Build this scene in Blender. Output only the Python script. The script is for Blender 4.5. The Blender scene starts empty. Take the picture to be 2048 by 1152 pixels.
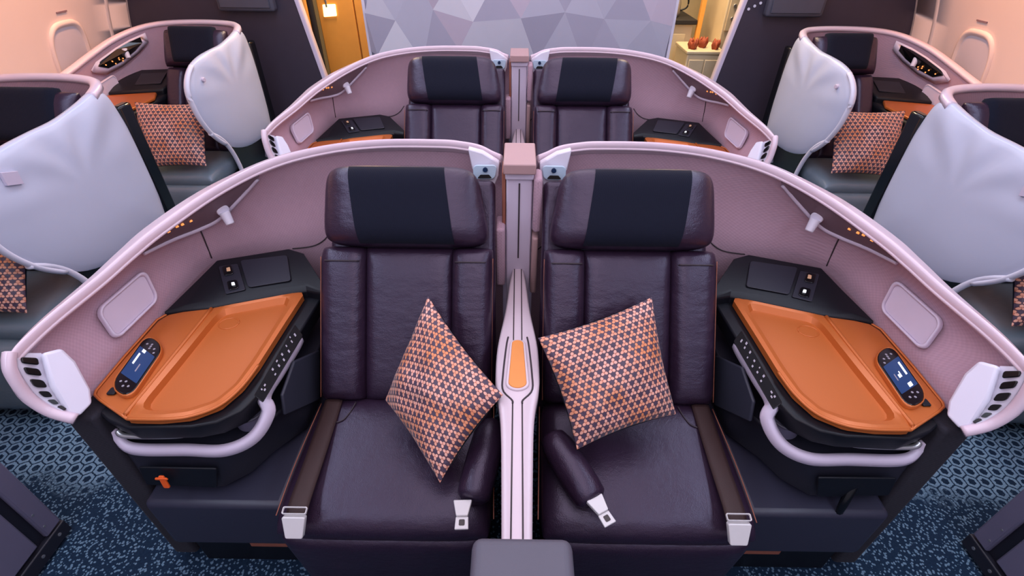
import bpy, bmesh, math, random
from mathutils import Vector, Matrix
from mathutils.bvhtree import BVHTree
random.seed(7)
S = bpy.context.scene
COL = S.collection

# ------------------------------------------------------------------ camera
W, H_PX, F = 2048, 1152, 1000.0
PITCH, ROLL, YAW = math.atan(758 / F), 0.0093, 0.006
CAM = Vector((-0.012, 0.0, 1.80))
RM = Matrix.Rotation(YAW, 3, 'Z') @ Matrix.Rotation(math.pi / 2 - PITCH, 3, 'X') @ Matrix.Rotation(ROLL, 3, 'Z')
cd = bpy.data.cameras.new('camera'); cam = bpy.data.objects.new('camera', cd); COL.objects.link(cam)
cam.matrix_world = Matrix.Translation(CAM) @ RM.to_4x4()
cd.sensor_width = 36; cd.lens = F / W * 36; cd.clip_start = 0.01
S.camera = cam

# ------------------------------------------------------------------ world, lights, exposure
wd = bpy.data.worlds.new('cabin_air'); S.world = wd; wd.use_nodes = True
wd.node_tree.nodes['Background'].inputs[0].default_value = (0.55, 0.55, 0.75, 1)
wd.node_tree.nodes['Background'].inputs[1].default_value = 0.0
S.view_settings.view_transform = 'Standard'
S.view_settings.look = 'None'
S.view_settings.gamma = 1
S.view_settings.use_curve_mapping = False
S.view_settings.exposure = 0.05

def area(name, loc, size, power, color, rot=(0, 0, 0)):
    l = bpy.data.lights.new(name, 'AREA'); l.shape = 'RECTANGLE'; l.size, l.size_y = size
    l.energy = power; l.color = color
    o = bpy.data.objects.new(name, l); COL.objects.link(o); o.location = loc; o.rotation_euler = rot
    return o
# lamps the cabin has above the frame: ceiling wash, aisle coves, warm sidewall coves, galley lamps
area('ceiling_wash_offscreen', (0, 1.3, 2.34), (1.3, 5.6), 50, (0.95, 0.84, 0.98))
for s in (-1, 1):
    sd = 'left' if s < 0 else 'right'
    area('aisle_cove_%s_offscreen' % sd, (s * 1.45, 1.3, 2.34), (0.35, 5.6), 46, (0.72, 0.80, 1.0))
    area('sidewall_cove_%s_offscreen' % sd, (s * 2.36, 2.6, 2.02), (0.10, 2.8), 11, (1.0, 0.46, 0.20), (0, -s * math.radians(42), 0)).data.spread = math.radians(75)
    area('galley_lamp_%s_offscreen' % sd, (s * 1.35, 4.78, 2.32), (0.5, 0.6), 46, (1.0, 0.74, 0.44))

# ------------------------------------------------------------------ pixel rays
def ray(u, v):
    d = RM @ Vector(((u - W / 2) / F, (H_PX / 2 - v) / F, -1.0))
    return d
def PT(u, v, t): return CAM + ray(u, v) * t
def PZ(u, v, z): d = ray(u, v); return CAM + d * ((z - CAM.z) / d.z)
def PX(u, v, x): d = ray(u, v); return CAM + d * ((x - CAM.x) / d.x)
def PY(u, v, y): d = ray(u, v); return CAM + d * ((y - CAM.y) / d.y)

# ------------------------------------------------------------------ materials
def s2l(c): return tuple(((x / 255) / 12.92 if x / 255 <= 0.04045 else ((x / 255 + 0.055) / 1.055) ** 2.4) for x in c) + (1,)
MATS = {}
class NT:
    def __init__(s, name):
        s.m = bpy.data.materials.new(name); s.m.use_nodes = True; s.t = s.m.node_tree; s.n = s.t.nodes; s.l = s.t.links
        s.b = s.n['Principled BSDF']; MATS[name] = s.m
    def new(s, t, **kw):
        n = s.n.new(t)
        for k, v in kw.items(): setattr(n, k, v)
        return n
    def math(s, op, a, b=None, clamp=False):
        n = s.new('ShaderNodeMath', operation=op, use_clamp=clamp)
        for i, x in enumerate((a, b)):
            if x is None: continue
            if isinstance(x, (int, float)): n.inputs[i].default_value = x
            else: s.l.new(x, n.inputs[i])
        return n.outputs[0]
    def vmath(s, op, a, b=None):
        n = s.new('ShaderNodeVectorMath', operation=op)
        for i, x in enumerate((a, b)):
            if x is None: continue
            if isinstance(x, (tuple, list)): n.inputs[i].default_value = x
            else: s.l.new(x, n.inputs[i])
        return n.outputs['Value'] if op in ('DOT_PRODUCT', 'LENGTH') else n.outputs[0]
    def mix(s, f, a, b):
        n = s.new('ShaderNodeMix', data_type='RGBA')
        for i, x in ((0, f), (6, a), (7, b)):
            if isinstance(x, (int, float)): n.inputs[i].default_value = x
            elif isinstance(x, tuple): n.inputs[i].default_value = x
            else: s.l.new(x, n.inputs[i])
        return n.outputs[2]
    def noise(s, vec, scale, detail=3, rough=.5):
        n = s.new('ShaderNodeTexNoise'); n.inputs['Scale'].default_value = scale
        n.inputs['Detail'].default_value = detail; n.inputs['Roughness'].default_value = rough
        if vec is not None: s.l.new(vec, n.inputs['Vector'])
        return n.outputs['Fac']
    def ramp(s, f, a, b):
        n = s.new('ShaderNodeMapRange'); n.inputs[1].default_value = a; n.inputs[2].default_value = b; n.clamp = True
        s.l.new(f, n.inputs[0]); return n.outputs[0]
    def bump(s, h, strength, dist=.002):
        n = s.new('ShaderNodeBump'); n.inputs['Strength'].default_value = strength; n.inputs['Distance'].default_value = dist
        s.l.new(h, n.inputs['Height']); s.l.new(n.outputs[0], s.b.inputs['Normal'])
    def obj(s): return s.new('ShaderNodeTexCoord').outputs['Object']
    def uv(s): return s.new('ShaderNodeTexCoord').outputs['UV']
    def hexcell(s, vec, scale):
        p = s.vmath('ADD', s.vmath('MULTIPLY', vec, (scale, scale, 0)), (400.0, 400 * 1.7320508, 0))
        r = (1.0, 1.7320508, 1.0); h = (.5, .8660254, 0)
        a = s.vmath('SUBTRACT', s.vmath('MODULO', p, r), h)
        b = s.vmath('SUBTRACT', s.vmath('MODULO', s.vmath('SUBTRACT', p, h), r), h)
        lt = s.math('LESS_THAN', s.vmath('DOT_PRODUCT', a, a), s.vmath('DOT_PRODUCT', b, b))
        n = s.new('ShaderNodeMix', data_type='VECTOR'); s.l.new(lt, n.inputs[0]); s.l.new(b, n.inputs[4]); s.l.new(a, n.inputs[5])
        return n.outputs[1]

def plain(name, rgb, rough=.5, metal=0, spec=.5, var=.08, vscale=14, bump=0, bscale=300, emit=None, es=1, coat=0, alpha=None):
    k = NT(name); b = k.b
    c = s2l(rgb); o = k.obj()
    nz = k.noise(o, vscale, 4)
    d = tuple(x * (1 - var) for x in c[:3]) + (1,); e = tuple(min(1, x * (1 + var)) for x in c[:3]) + (1,)
    k.l.new(k.mix(nz, d, e), b.inputs['Base Color'])
    b.inputs['Roughness'].default_value = rough; b.inputs['Metallic'].default_value = metal
    b.inputs['Specular IOR Level'].default_value = spec; b.inputs['Coat Weight'].default_value = coat
    if bump: k.bump(k.noise(o, bscale, 2), bump)
    if emit: b.inputs['Emission Color'].default_value = s2l(emit); b.inputs['Emission Strength'].default_value = es
    if alpha is not None: b.inputs['Transmission Weight'].default_value = alpha
    return k.m

def fabric(name, rgb, rough=.85, fine=520, dark=.80):
    k = NT(name); o = k.obj(); sep = k.new('ShaderNodeSeparateXYZ'); k.l.new(o, sep.inputs[0])
    xy = k.math('ADD', sep.outputs[0], sep.outputs[1])
    a = k.math('SINE', k.math('MULTIPLY', xy, fine)); c = k.math('SINE', k.math('MULTIPLY', sep.outputs[2], fine))
    w = k.math('ADD', k.math('MULTIPLY', k.math('MULTIPLY', a, c), .5), .5)
    n = k.noise(o, 60, 5); n2 = k.noise(o, 900, 2)
    f = k.math('ADD', k.math('MULTIPLY', w, .35), k.math('ADD', k.math('MULTIPLY', n, .3), k.math('MULTIPLY', n2, .35)))
    cc = s2l(rgb); k.l.new(k.mix(f, tuple(x * dark for x in cc[:3]) + (1,), tuple(min(1, x * 1.13) for x in cc[:3]) + (1,)), k.b.inputs['Base Color'])
    k.b.inputs['Roughness'].default_value = rough; k.b.inputs['Sheen Weight'].default_value = .04
    k.b.inputs['Specular IOR Level'].default_value = .15
    k.bump(w, .35, .0012)
    return k.m

def leather(name, rgb, rough=.36, wr=.5, spec=.5):
    k = NT(name); o = k.obj()
    v = k.new('ShaderNodeTexVoronoi'); v.inputs['Scale'].default_value = 380; k.l.new(o, v.inputs['Vector'])
    mp = k.new('ShaderNodeMapping'); mp.inputs['Scale'].default_value = (1, 1, 2.2); k.l.new(o, mp.inputs[0])
    w = k.noise(mp.outputs[0], 13, 4, .55)
    h = k.math('ADD', k.math('MULTIPLY', v.outputs['Distance'], .06), k.math('MULTIPLY', w, wr))
    cc = s2l(rgb); n = k.noise(o, 9, 5)
    k.l.new(k.mix(n, tuple(x * .82 for x in cc[:3]) + (1,), tuple(x * 1.15 for x in cc[:3]) + (1,)), k.b.inputs['Base Color'])
    k.l.new(k.math('ADD', k.math('MULTIPLY', n, .16), rough - .08), k.b.inputs['Roughness'])
    k.b.inputs['Specular IOR Level'].default_value = spec
    k.b.inputs['Specular Tint'].default_value = (.82, .78, 1.0, 1)
    k.bump(h, .5, .010)
    return k.m

def triad(name):   # pillow print: rows of three-bladed motifs
    k = NT(name); uv = k.uv()
    g = k.hexcell(uv, 15.0)
    sep = k.new('ShaderNodeSeparateXYZ'); k.l.new(g, sep.inputs[0])
    th = k.math('ARCTAN2', sep.outputs[1], sep.outputs[0])
    r = k.vmath('LENGTH', g)
    lobe = k.math('COSINE', k.math('MULTIPLY', k.math('ADD', th, math.pi / 2 + math.pi), 3.0))
    lim = k.math('ADD', .345, k.math('MULTIPLY', lobe, .125))
    cut = k.math('MAXIMUM', k.math('GREATER_THAN', lobe, -.72), k.math('LESS_THAN', r, .15))
    ins = k.math('MULTIPLY', k.math('LESS_THAN', r, lim), cut)
    ring = k.math('LESS_THAN', r, k.math('ADD', lim, .05))
    core = k.math('LESS_THAN', r, .10)
    n = k.noise(uv, 2.6, 3)
    pink = k.mix(k.ramp(n, .38, .62), s2l((232, 176, 158)), s2l((222, 138, 88)))
    outl = k.mix(k.ramp(n, .35, .65), s2l((110, 54, 52)), s2l((124, 60, 44)))
    base = k.mix(ring, s2l((70, 54, 74)), outl)
    c = k.mix(ins, base, pink); c = k.mix(core, c, s2l((190, 104, 78)))
    k.l.new(c, k.b.inputs['Base Color'])
    k.b.inputs['Roughness'].default_value = .48; k.b.inputs['Sheen Weight'].default_value = .2
    k.bump(k.math('ADD', k.noise(k.obj(), 26, 3), k.math('MULTIPLY', k.noise(k.obj(), 9, 2), 1.6)), .55, .014)
    return k.m

def carpet(name):
    k = NT(name); o = k.obj()
    g = k.hexcell(o, 19.0)
    ag = k.vmath('ABSOLUTE', g); r = k.math('MAXIMUM', k.vmath('DOT_PRODUCT', ag, (.5, .8660254, 0)), k.vmath('DOT_PRODUCT', ag, (1.0, 0, 0)))
    nz = k.noise(o, 140, 3)
    rr = k.math('ADD', r, k.math('MULTIPLY', k.math('SUBTRACT', nz, .5), .16))
    ring = k.math('MULTIPLY', k.math('GREATER_THAN', rr, .25), k.math('LESS_THAN', rr, .45))
    v = k.new('ShaderNodeTexVoronoi'); v.inputs['Scale'].default_value = 95; k.l.new(o, v.inputs['Vector'])
    sp = k.math('LESS_THAN', v.outputs['Distance'], k.math('ADD', .16, k.math('MULTIPLY', k.noise(o, 60, 2), .42)))
    sep = k.new('ShaderNodeSeparateXYZ'); k.l.new(o, sep.inputs[0])
    zone = k.ramp(k.math('ADD', sep.outputs[1], k.math('MULTIPLY', k.noise(o, 5, 2), .25)), 1.16, 1.26)
    inv = k.math('SUBTRACT', 1.0, zone)
    f = k.math('ADD', k.math('MULTIPLY', ring, zone), k.math('MULTIPLY', sp, k.math('MULTIPLY', inv, .75)), clamp=True)
    c = k.mix(f, k.mix(nz, s2l((16, 27, 43)), s2l((32, 53, 77))), k.mix(nz, s2l((84, 114, 140)), s2l((132, 160, 180))))
    k.l.new(c, k.b.inputs['Base Color']); k.b.inputs['Roughness'].default_value = .95
    k.b.inputs['Specular IOR Level'].default_value = .1
    k.bump(k.math('ADD', f, k.math('MULTIPLY', nz, .6)), .6, .004)
    return k.m

def brushed(name, rgb, rough=.4):
    k = NT(name); o = k.obj(); mp = k.new('ShaderNodeMapping'); mp.inputs['Scale'].default_value = (40, 40, 40); k.l.new(o, mp.inputs[0])
    n = k.noise(mp.outputs[0], 22, 2); cc = s2l(rgb)
    k.l.new(k.mix(n, tuple(x * .9 for x in cc[:3]) + (1,), tuple(min(1, x * 1.08) for x in cc[:3]) + (1,)), k.b.inputs['Base Color'])
    k.b.inputs['Roughness'].default_value = rough; k.b.inputs['Metallic'].default_value = .25
    k.bump(n, .06, .001)
    return k.m

fabric('mauve_fabric', (182, 150, 164))
fabric('mauve_fabric_wall', (168, 150, 168), fine=700)
fabric('charcoal_fabric', (44, 42, 50), fine=420)
fabric('cover_cloth', (19, 22, 37), fine=900)
plain('rim_plastic', (218, 196, 208), .28, coat=.3, var=.03)
plain('lilac_plastic', (205, 192, 210), .35, var=.03)
plain('white_plastic', (222, 218, 232), .35, var=.03)
plain('pearl_shell', (196, 198, 216), .38, var=.03, vscale=5, coat=.2)
plain('slot_plastic', (118, 96, 106), .5)
plain('black_plastic', (14, 15, 23), .45, var=.1, spec=.35, bump=.12, bscale=700)
plain('black_gloss', (10, 11, 15), .18)
plain('dark_panel', (32, 32, 44), .5, bump=.15, bscale=600)
plain('navy_ledge', (46, 46, 62), .42, bump=.1)
brushed('copper_table', (192, 102, 45), .35)
plain('copper_inlay', (226, 140, 64), .4)
plain('copper_stitch', (148, 88, 70), .6)
plain('copper_light', (240, 150, 80), .4, emit=(255, 160, 80), es=.8)
plain('console_white', (208, 190, 198), .33, var=.03, coat=.2)
plain('cap_taupe', (176, 142, 142), .45, var=.04)
plain('groove', (52, 42, 48), .6)
leather('aubergine_leather', (43, 28, 45), .33, .7, .62)
leather('slate_leather', (108, 122, 132), .32)
plain('belt_web', (50, 28, 27), .62, bump=.4, bscale=900)
plain('belt_metal', (214, 210, 210), .3, var=.04)
plain('belt_hole', (60, 52, 52), .5)
plain('screen_blue', (24, 48, 84), .25, emit=(24, 52, 96), es=.6)
plain('icon_white', (230, 235, 240), .5, emit=(235, 240, 250), es=.8)
plain('icon_soft', (150, 142, 152), .5)
plain('icon_warm', (214, 170, 130), .5)
plain('lamp_blue', (186, 208, 226), .3); plain('dot_blue', (24, 48, 84), .3)
plain('housing_grey', (78, 77, 90), .5, bump=.12, bscale=500)
plain('shell_slate', (112, 108, 132), .5, var=.06, bump=.1)
plain('orange_tag', (240, 96, 32), .45)
plain('steel', (190, 188, 190), .28, metal=.8)
plain('sidewall_panel', (226, 206, 200), .55, var=.03, vscale=4)
plain('window_shade', (206, 196, 204), .5, var=.03)
plain('partition_dark', (58, 50, 64), .55, var=.08, bump=.1)
plain('gold_panel', (230, 158, 72), .42, var=.06)
plain('beige_panel', (206, 188, 156), .4, var=.06)
plain('dark_gap', (24, 20, 22), .7)
plain('lit_sign', (255, 236, 190), .4, emit=(255, 225, 150), es=2.2)
plain('napkin_red', (150, 66, 38), .7)
plain('pocket_grey', (50, 52, 66), .5)
plain('ceiling_white', (225, 222, 226), .7)
for i, c in enumerate(((196, 196, 208), (180, 180, 196), (212, 212, 222), (164, 162, 180), (186, 176, 192))):
    plain('facet_%d' % i, c, .5, var=.02)
fabric('navy_cover', (40, 46, 66), fine=900); triad('triad_print'); carpet('carpet')

# ------------------------------------------------------------------ builders
MIR = 1              # -1 mirrors x for the right-hand side
BASE = Vector((0, 0, 0))
def mesh_obj(name, verts, faces, mat, parent=None, smooth=True, bevel=0, seg=2, sub=0, uvs=None, kind=None):
    vs = [(MIR * v[0] - BASE.x, v[1] - BASE.y, v[2] - BASE.z) for v in verts]
    me = bpy.data.meshes.new(name)
    me.from_pydata(vs, [], [tuple(reversed(f)) if MIR < 0 else tuple(f) for f in faces])
    if uvs:
        ul = me.uv_layers.new()
        for lp in me.loops: ul.data[lp.index].uv = uvs[lp.vertex_index]
    me.update()
    bm = bmesh.new(); bm.from_mesh(me); bmesh.ops.recalc_face_normals(bm, faces=bm.faces); bm.to_mesh(me); bm.free()
    me.materials.append(MATS[mat])
    o = bpy.data.objects.new(name, me); COL.objects.link(o)
    if parent: o.parent = parent
    if smooth:
        for p in me.polygons: p.use_smooth = True
    if bevel:
        b = o.modifiers.new('bevel', 'BEVEL'); b.width = bevel; b.segments = seg; b.limit_method = 'ANGLE'; b.angle_limit = math.radians(35)
        b.harden_normals = False
    if sub:
        m = o.modifiers.new('subdivision', 'SUBSURF'); m.levels = m.render_levels = sub
    if kind: o['kind'] = kind
    return o
def sharp(o, deg=40):
    me = o.data
    bm = bmesh.new(); bm.from_mesh(me)
    for e in bm.edges: e.smooth = not (len(e.link_faces) == 2 and e.calc_face_angle(0) > math.radians(deg))
    bm.to_mesh(me); bm.free(); return o
def box(name, lo, hi, mat, parent=None, bevel=.004, seg=2, **kw):
    x0, y0, z0 = lo; x1, y1, z1 = hi
    v = [(x, y, z) for x in (x0, x1) for y in (y0, y1) for z in (z0, z1)]
    f = [(0, 1, 3, 2), (4, 6, 7, 5), (0, 4, 5, 1), (2, 3, 7, 6), (0, 2, 6, 4), (1, 5, 7, 3)]
    return sharp(mesh_obj(name, v, f, mat, parent, True, bevel, seg, **kw))
def loft(name, rings, mat, parent=None, close=False, caps=False, smooth=True, bevel=0, sub=0, sh=None):
    n = len(rings[0]); v = [p for r in rings for p in r]; f = []
    m = n if close else n - 1
    for i in range(len(rings) - 1):
        for j in range(m):
            a = i * n + j; b = i * n + (j + 1) % n
            f.append((a, b, b + n, a + n))
    if caps: f.append(tuple(range(n))); f.append(tuple(range((len(rings) - 1) * n, len(rings) * n)))
    o = mesh_obj(name, v, f, mat, parent, smooth, bevel, 2, sub)
    if sh: sharp(o, sh)
    return o
def slab(name, top, down, mat, parent=None, bevel=.003, seg=2):
    """polygon of 3D points extruded along vector down"""
    n = len(top); d = Vector(down); v = [Vector(p) for p in top] + [Vector(p) + d for p in top]
    f = [tuple(range(n)), tuple(range(2 * n - 1, n - 1, -1))] + [(i, (i + 1) % n, n + (i + 1) % n, n + i) for i in range(n)]
    return sharp(mesh_obj(name, v, f, mat, parent, True, bevel, seg))
def spline(pts, n):
    P = [Vector(p) for p in pts]; out = []; L = len(P) - 1
    for i in range(n):
        s = i / (n - 1) * L; k = min(int(s), L - 1); t = s - k
        p0, p1, p2, p3 = P[max(k - 1, 0)], P[k], P[k + 1], P[min(k + 2, L)]
        out.append(.5 * ((2 * p1) + (p2 - p0) * t + (2 * p0 - 5 * p1 + 4 * p2 - p3) * t * t + (3 * p1 - p0 - 3 * p2 + p3) * t ** 3))
    return out
def tube(name, pts, r, mat, parent=None, n=None, k=8, flat=None):
    P = spline(pts, n) if n else [Vector(p) for p in pts]
    rings = []; up = Vector((0, 0, 1))
    for i, p in enumerate(P):
        d = (P[min(i + 1, len(P) - 1)] - P[max(i - 1, 0)]).normalized()
        a = d.cross(up)
        if a.length < .05: a = d.cross(Vector((1, 0, 0)))
        a.normalize(); b = a.cross(d)
        ra, rb = flat if flat else (r, r)
        rings.append([p + a * ra * math.cos(q * 2 * math.pi / k) + b * rb * math.sin(q * 2 * math.pi / k) for q in range(k)])
    return loft(name, rings, mat, parent, True, True)
def cyl(name, c, axis, r, h, mat, parent=None, k=24, bevel=.002, r2=None):
    c = Vector(c); ax = Vector(axis).normalized(); a = ax.orthogonal().normalized(); b = ax.cross(a); r2 = r if r2 is None else r2
    ring = lambda o, rr: [c + ax * o + (a * math.cos(q * 2 * math.pi / k) + b * math.sin(q * 2 * math.pi / k)) * rr for q in range(k)]
    o = loft(name, [ring(0, r), ring(h, r2)], mat, parent, True, True, True, bevel); return sharp(o)
def pad(name, q, th, mat, parent=None, kx=6, ky=6, res=18, back=.3, edge=.5, uv=1.0, wr=0, seed=0, sides=(1, -1), pinch=0, corner=0):
    """soft cushion over the quad q (four corners, in order), puffed towards the normal by th and away by th*back"""
    A, B, C, D = [Vector(p) for p in q]
    nrm = ((B - A).cross(D - A)).normalized()
    if nrm.dot(CAM - A) < 0: nrm = -nrm
    rnd = random.Random(seed); ph = [rnd.uniform(0, 6) for _ in range(6)]
    def h(s, t):
        e = max(0, (1 - abs(2 * s - 1) ** kx)) * max(0, (1 - abs(2 * t - 1) ** ky)); return e ** edge
    v, f, uvs = [], [], []
    mc = (A + B + C + D) / 4
    for side in sides:
        for i in range(res + 1):
            for j in range(res + 1):
                # cosine-ish spacing puts rows near the rounded edges
                s = .5 - .5 * math.cos(math.pi * i / res); t = .5 - .5 * math.cos(math.pi * j / res)
                p = A.lerp(B, s).lerp(D.lerp(C, s), t)
                if pinch: p = p.lerp(mc, pinch * (4 * s * (1 - s) * abs(2 * t - 1) ** 2 + 4 * t * (1 - t) * abs(2 * s - 1) ** 2))
                if corner: p = mc + (p - mc) * (1 - corner * abs((2 * s - 1) * (2 * t - 1)) ** 5)
                hh = h(s, t) * th * (1 if side > 0 else -back)
                if wr: hh += wr * h(s, t) * (math.sin(9 * s + 5 * t + ph[0]) + math.sin(13 * t - 6 * s + ph[1]) + .6 * math.sin(23 * s + 11 * t + ph[2]))* side
                v.append(p + nrm * hh); uvs.append((s * uv, t * uv))
    N = (res + 1) ** 2; w = res + 1
    for i in range(res):
        for j in range(res):
            a = i * w + j; f.append((a, a + w, a + w + 1, a + 1))
            if len(sides) > 1: a += N; f.append((a, a + 1, a + w + 1, a + w))
    o = mesh_obj(name, v, f, mat, parent, True, uvs=uvs)
    bm = bmesh.new(); bm.from_mesh(o.data); bmesh.ops.remove_doubles(bm, verts=bm.verts, dist=1e-5); bmesh.ops.recalc_face_normals(bm, faces=bm.faces); bm.to_mesh(o.data); bm.free()
    return o
def rrect(q, r=.2, inset=0, n=5):
    """rounded rectangle inside quad q"""
    A, B, C, D = [Vector(p) for p in q]; out = []
    la = ((B - A).length + (C - D).length) / 2; lb = ((D - A).length + (C - B).length) / 2; m = min(la, lb); rs, rt = r * m / la, r * m / lb
    for (cx, cy, a0) in ((1 - rs, 1 - rt, 0), (rs, 1 - rt, 90), (rs, rt, 180), (1 - rs, rt, 270)):
        for k in range(n + 1):
            a = math.radians(a0 + 90 * k / n); s = cx + rs * math.cos(a); t = cy + rt * math.sin(a)
            s = .5 + (s - .5) * (1 - inset * m / la); t = .5 + (t - .5) * (1 - inset * m / lb)
            out.append(A.lerp(B, s).lerp(D.lerp(C, s), t))
    return out
def qn(q):
    n = (Vector(q[1]) - Vector(q[0])).cross(Vector(q[3]) - Vector(q[0])).normalized()
    return n if n.dot(CAM - Vector(q[0])) > 0 else -n
def plate(name, q, th, mat, parent=None, r=.2, inset=0, lift=0, bevel=.002):
    n = qn(q); pts = [p + n * (lift + th) for p in rrect(q, r, inset)]
    return slab(name, pts, -n * th, mat, parent, bevel)
def ringplate(name, q, th, mat, parent=None, r=.2, i0=0, i1=.15, lift=0):
    n = qn(q); a = rrect(q, r, i0); b = rrect(q, r, i1); m = len(a)
    am, bmid = [x + n * (lift + th) for x in a], [x + n * (lift + th) for x in b]
    mid = [(x + y) / 2 + n * th * .35 for x, y in zip(am, bmid)]
    return loft(name, [[x + n * lift for x in a], am, mid, bmid, [x + n * lift for x in b]], mat, parent, True)
def empty(name, loc, label, cat, group=None):
    o = bpy.data.objects.new(name, None); COL.objects.link(o); o.location = loc; o['label'] = label; o['category'] = cat
    o.empty_display_size = .1
    if group: o['group'] = group
    return o
def tag(o, label, cat, group=None):
    o['label'] = label; o['category'] = cat
    if group: o['group'] = group
    return o
def struct(o, label=None):
    o['kind'] = 'structure'
    if label: o['label'] = label
    return o
def begin(root, mir):
    global MIR, BASE
    MIR = mir; BASE = Vector(root.location) if root else Vector((0, 0, 0))
def copy_tree(o, parent=None):
    c = o.copy(); COL.objects.link(c); c.parent = parent
    for ch in [x for x in bpy.data.objects if x.parent == o]: copy_tree(ch, c)
    return c
def bvh(verts, faces): return BVHTree.FromPolygons([Vector(v) for v in verts], faces)
def grid_faces(nr, nc, close=False):
    f = []
    for i in range(nr - 1):
        for j in range(nc if close else nc - 1):
            a = i * nc + j; b = i * nc + (j + 1) % nc; f.append((a, b, b + nc, a + nc))
    return f
def hit(tree, u, v, off=.004):
    p, n, i, d = tree.ray_cast(CAM, ray(u, v).normalized())
    if p is None: return None
    if n.dot(CAM - p) < 0: n = -n
    return p + n * off

# ------------------------------------------------------------------ setting
begin(None, 1)
YB = 4.3                                         # plane of the bulkhead and the partitions
struct(box('floor', (-3.1, -1.6, -.05), (3.1, 6.4, 0), 'carpet', bevel=0))
struct(box('ceiling', (-3.1, -1.6, 2.36), (3.1, 6.4, 2.42), 'ceiling_white', bevel=0))
struct(box('wall_front', (-3.1, -1.66, 0), (3.1, -1.6, 2.36), 'ceiling_white', bevel=0))
struct(box('wall_galley', (-3.1, 6.4, 0), (3.1, 6.46, 2.36), 'beige_panel', bevel=0))
prof = [(3.02, 0), (3.06, .45), (3.05, .85), (2.98, 1.2), (2.84, 1.55), (2.62, 1.9), (2.35, 2.2), (2.25, 2.36)]
pc = spline([(x, 0, z) for x, z in prof], 30)
def wx(z):
    for a, b in zip(pc, pc[1:]):
        if a.z <= z <= b.z: return a.x + (b.x - a.x) * (z - a.z) / max(1e-6, b.z - a.z)
    return pc[-1].x
for s, nm in ((-1, 'left'), (1, 'right')):
    begin(None, s)
    rings = [[(p.x, y, p.z) for p in pc] + [(p.x + .05, y, p.z) for p in reversed(pc)] for y in [-1.6 + .5 * k for k in range(13)] + [4.28]]
    w = struct(loft('wall_' + nm, rings, 'sidewall_panel', None, True, True))
    for k, yy in enumerate((.2, 1.5, 2.8, 4.06)):           # panel joints of the lining
        rb = [[(p.x - .006, yy + d, p.z) for p in pc] for d in (-.012, .012)]
        q = [[(p.x + .004, yy - .02, p.z) for p in pc], rb[0], rb[1], [(p.x + .004, yy + .02, p.z) for p in pc]]
        loft('panel_joint', q, 'sidewall_panel', w)
    # window surrounds: an arched recess frame and a lowered shade on the curved lining
    for yy in (3.62, 2.3):
        def wp(a, rr, off):
            ca, sa = math.cos(a), math.sin(a)
            y = yy + .17 * rr * math.copysign(abs(ca) ** .6, ca); z = .93 + .27 * rr * math.copysign(abs(sa) ** .6, sa)
            return (wx(z) - off, y, z)
        N = 40; A = [2 * math.pi * k / N for k in range(N)]
        wi = loft('window_1' if yy > 3 else 'window_2', [[wp(a, 1.0, .0) for a in A], [wp(a, .98, .016) for a in A], [wp(a, .90, .018) for a in A], [wp(a, .80, -.012) for a in A]], 'sidewall_panel', None, True)
        struct(wi)
        loft('window_shade', [[wp(a, .86, .003) for a in A], [wp(a, .5, .005) for a in A], [wp(a, .02, .006) for a in A]], 'window_shade', wi, True)
        box('vent_slot', (wx(1.25) - .006, yy - .045, 1.245), (wx(1.25) + .004, yy + .045, 1.253), 'slot_plastic', wi, 0)
begin(None, 1)

# bulkhead with faceted relief panels
XB = 1.185
wb = struct(box('wall_back', (-XB, YB + .02, 0), (XB, YB + .10, 2.36), 'facet_1', bevel=.004))
box('edge_strip', (-XB - .012, YB + .0, 0), (-XB + .012, YB + .105, 2.36), 'white_plastic', wb, .003)
box('edge_strip', (XB - .012, YB + .0, 0), (XB + .012, YB + .105, 2.36), 'white_plastic', wb, .003)
ex, ez = .32, .28
gp = {}
def gv(i, j):
    if (i, j) not in gp:
        x = -XB + (i - (j % 2) * .5) * ex - .1; z = .02 + j * ez
        z += random.uniform(-.05, .05); x += random.uniform(-.05, .05)
        x = max(-XB + .012, min(XB - .012, x)); z = max(.0, min(2.36, z))
        gp[(i, j)] = Vector((x, YB + .012 - random.uniform(.0, .055), z))
    return gp[(i, j)]
fc = 0
for j in range(-0, 9):
    for i in range(0, 10):
        e = j % 2
        for tri in (((i, j), (i + 1, j), (i + e * 0 + (1 if e == 0 else 0), j + 1)), ((i + (0 if e else 1), j + 1), (i + 1 + (0 if e else 1), j + 1), (i + 1, j))):
            a, b, c = [gv(*t) for t in tri]
            if (b - a).cross(c - a).length < .008: continue
            bk = [Vector((p.x, YB + .021, p.z)) for p in (a, b, c)]
            o = mesh_obj('facet', [a, b, c] + bk, [(0, 1, 2), (3, 5, 4), (0, 3, 4, 1), (1, 4, 5, 2), (2, 5, 3, 0)], 'facet_%d' % random.randrange(5), wb, False)
            fc += 1

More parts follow.
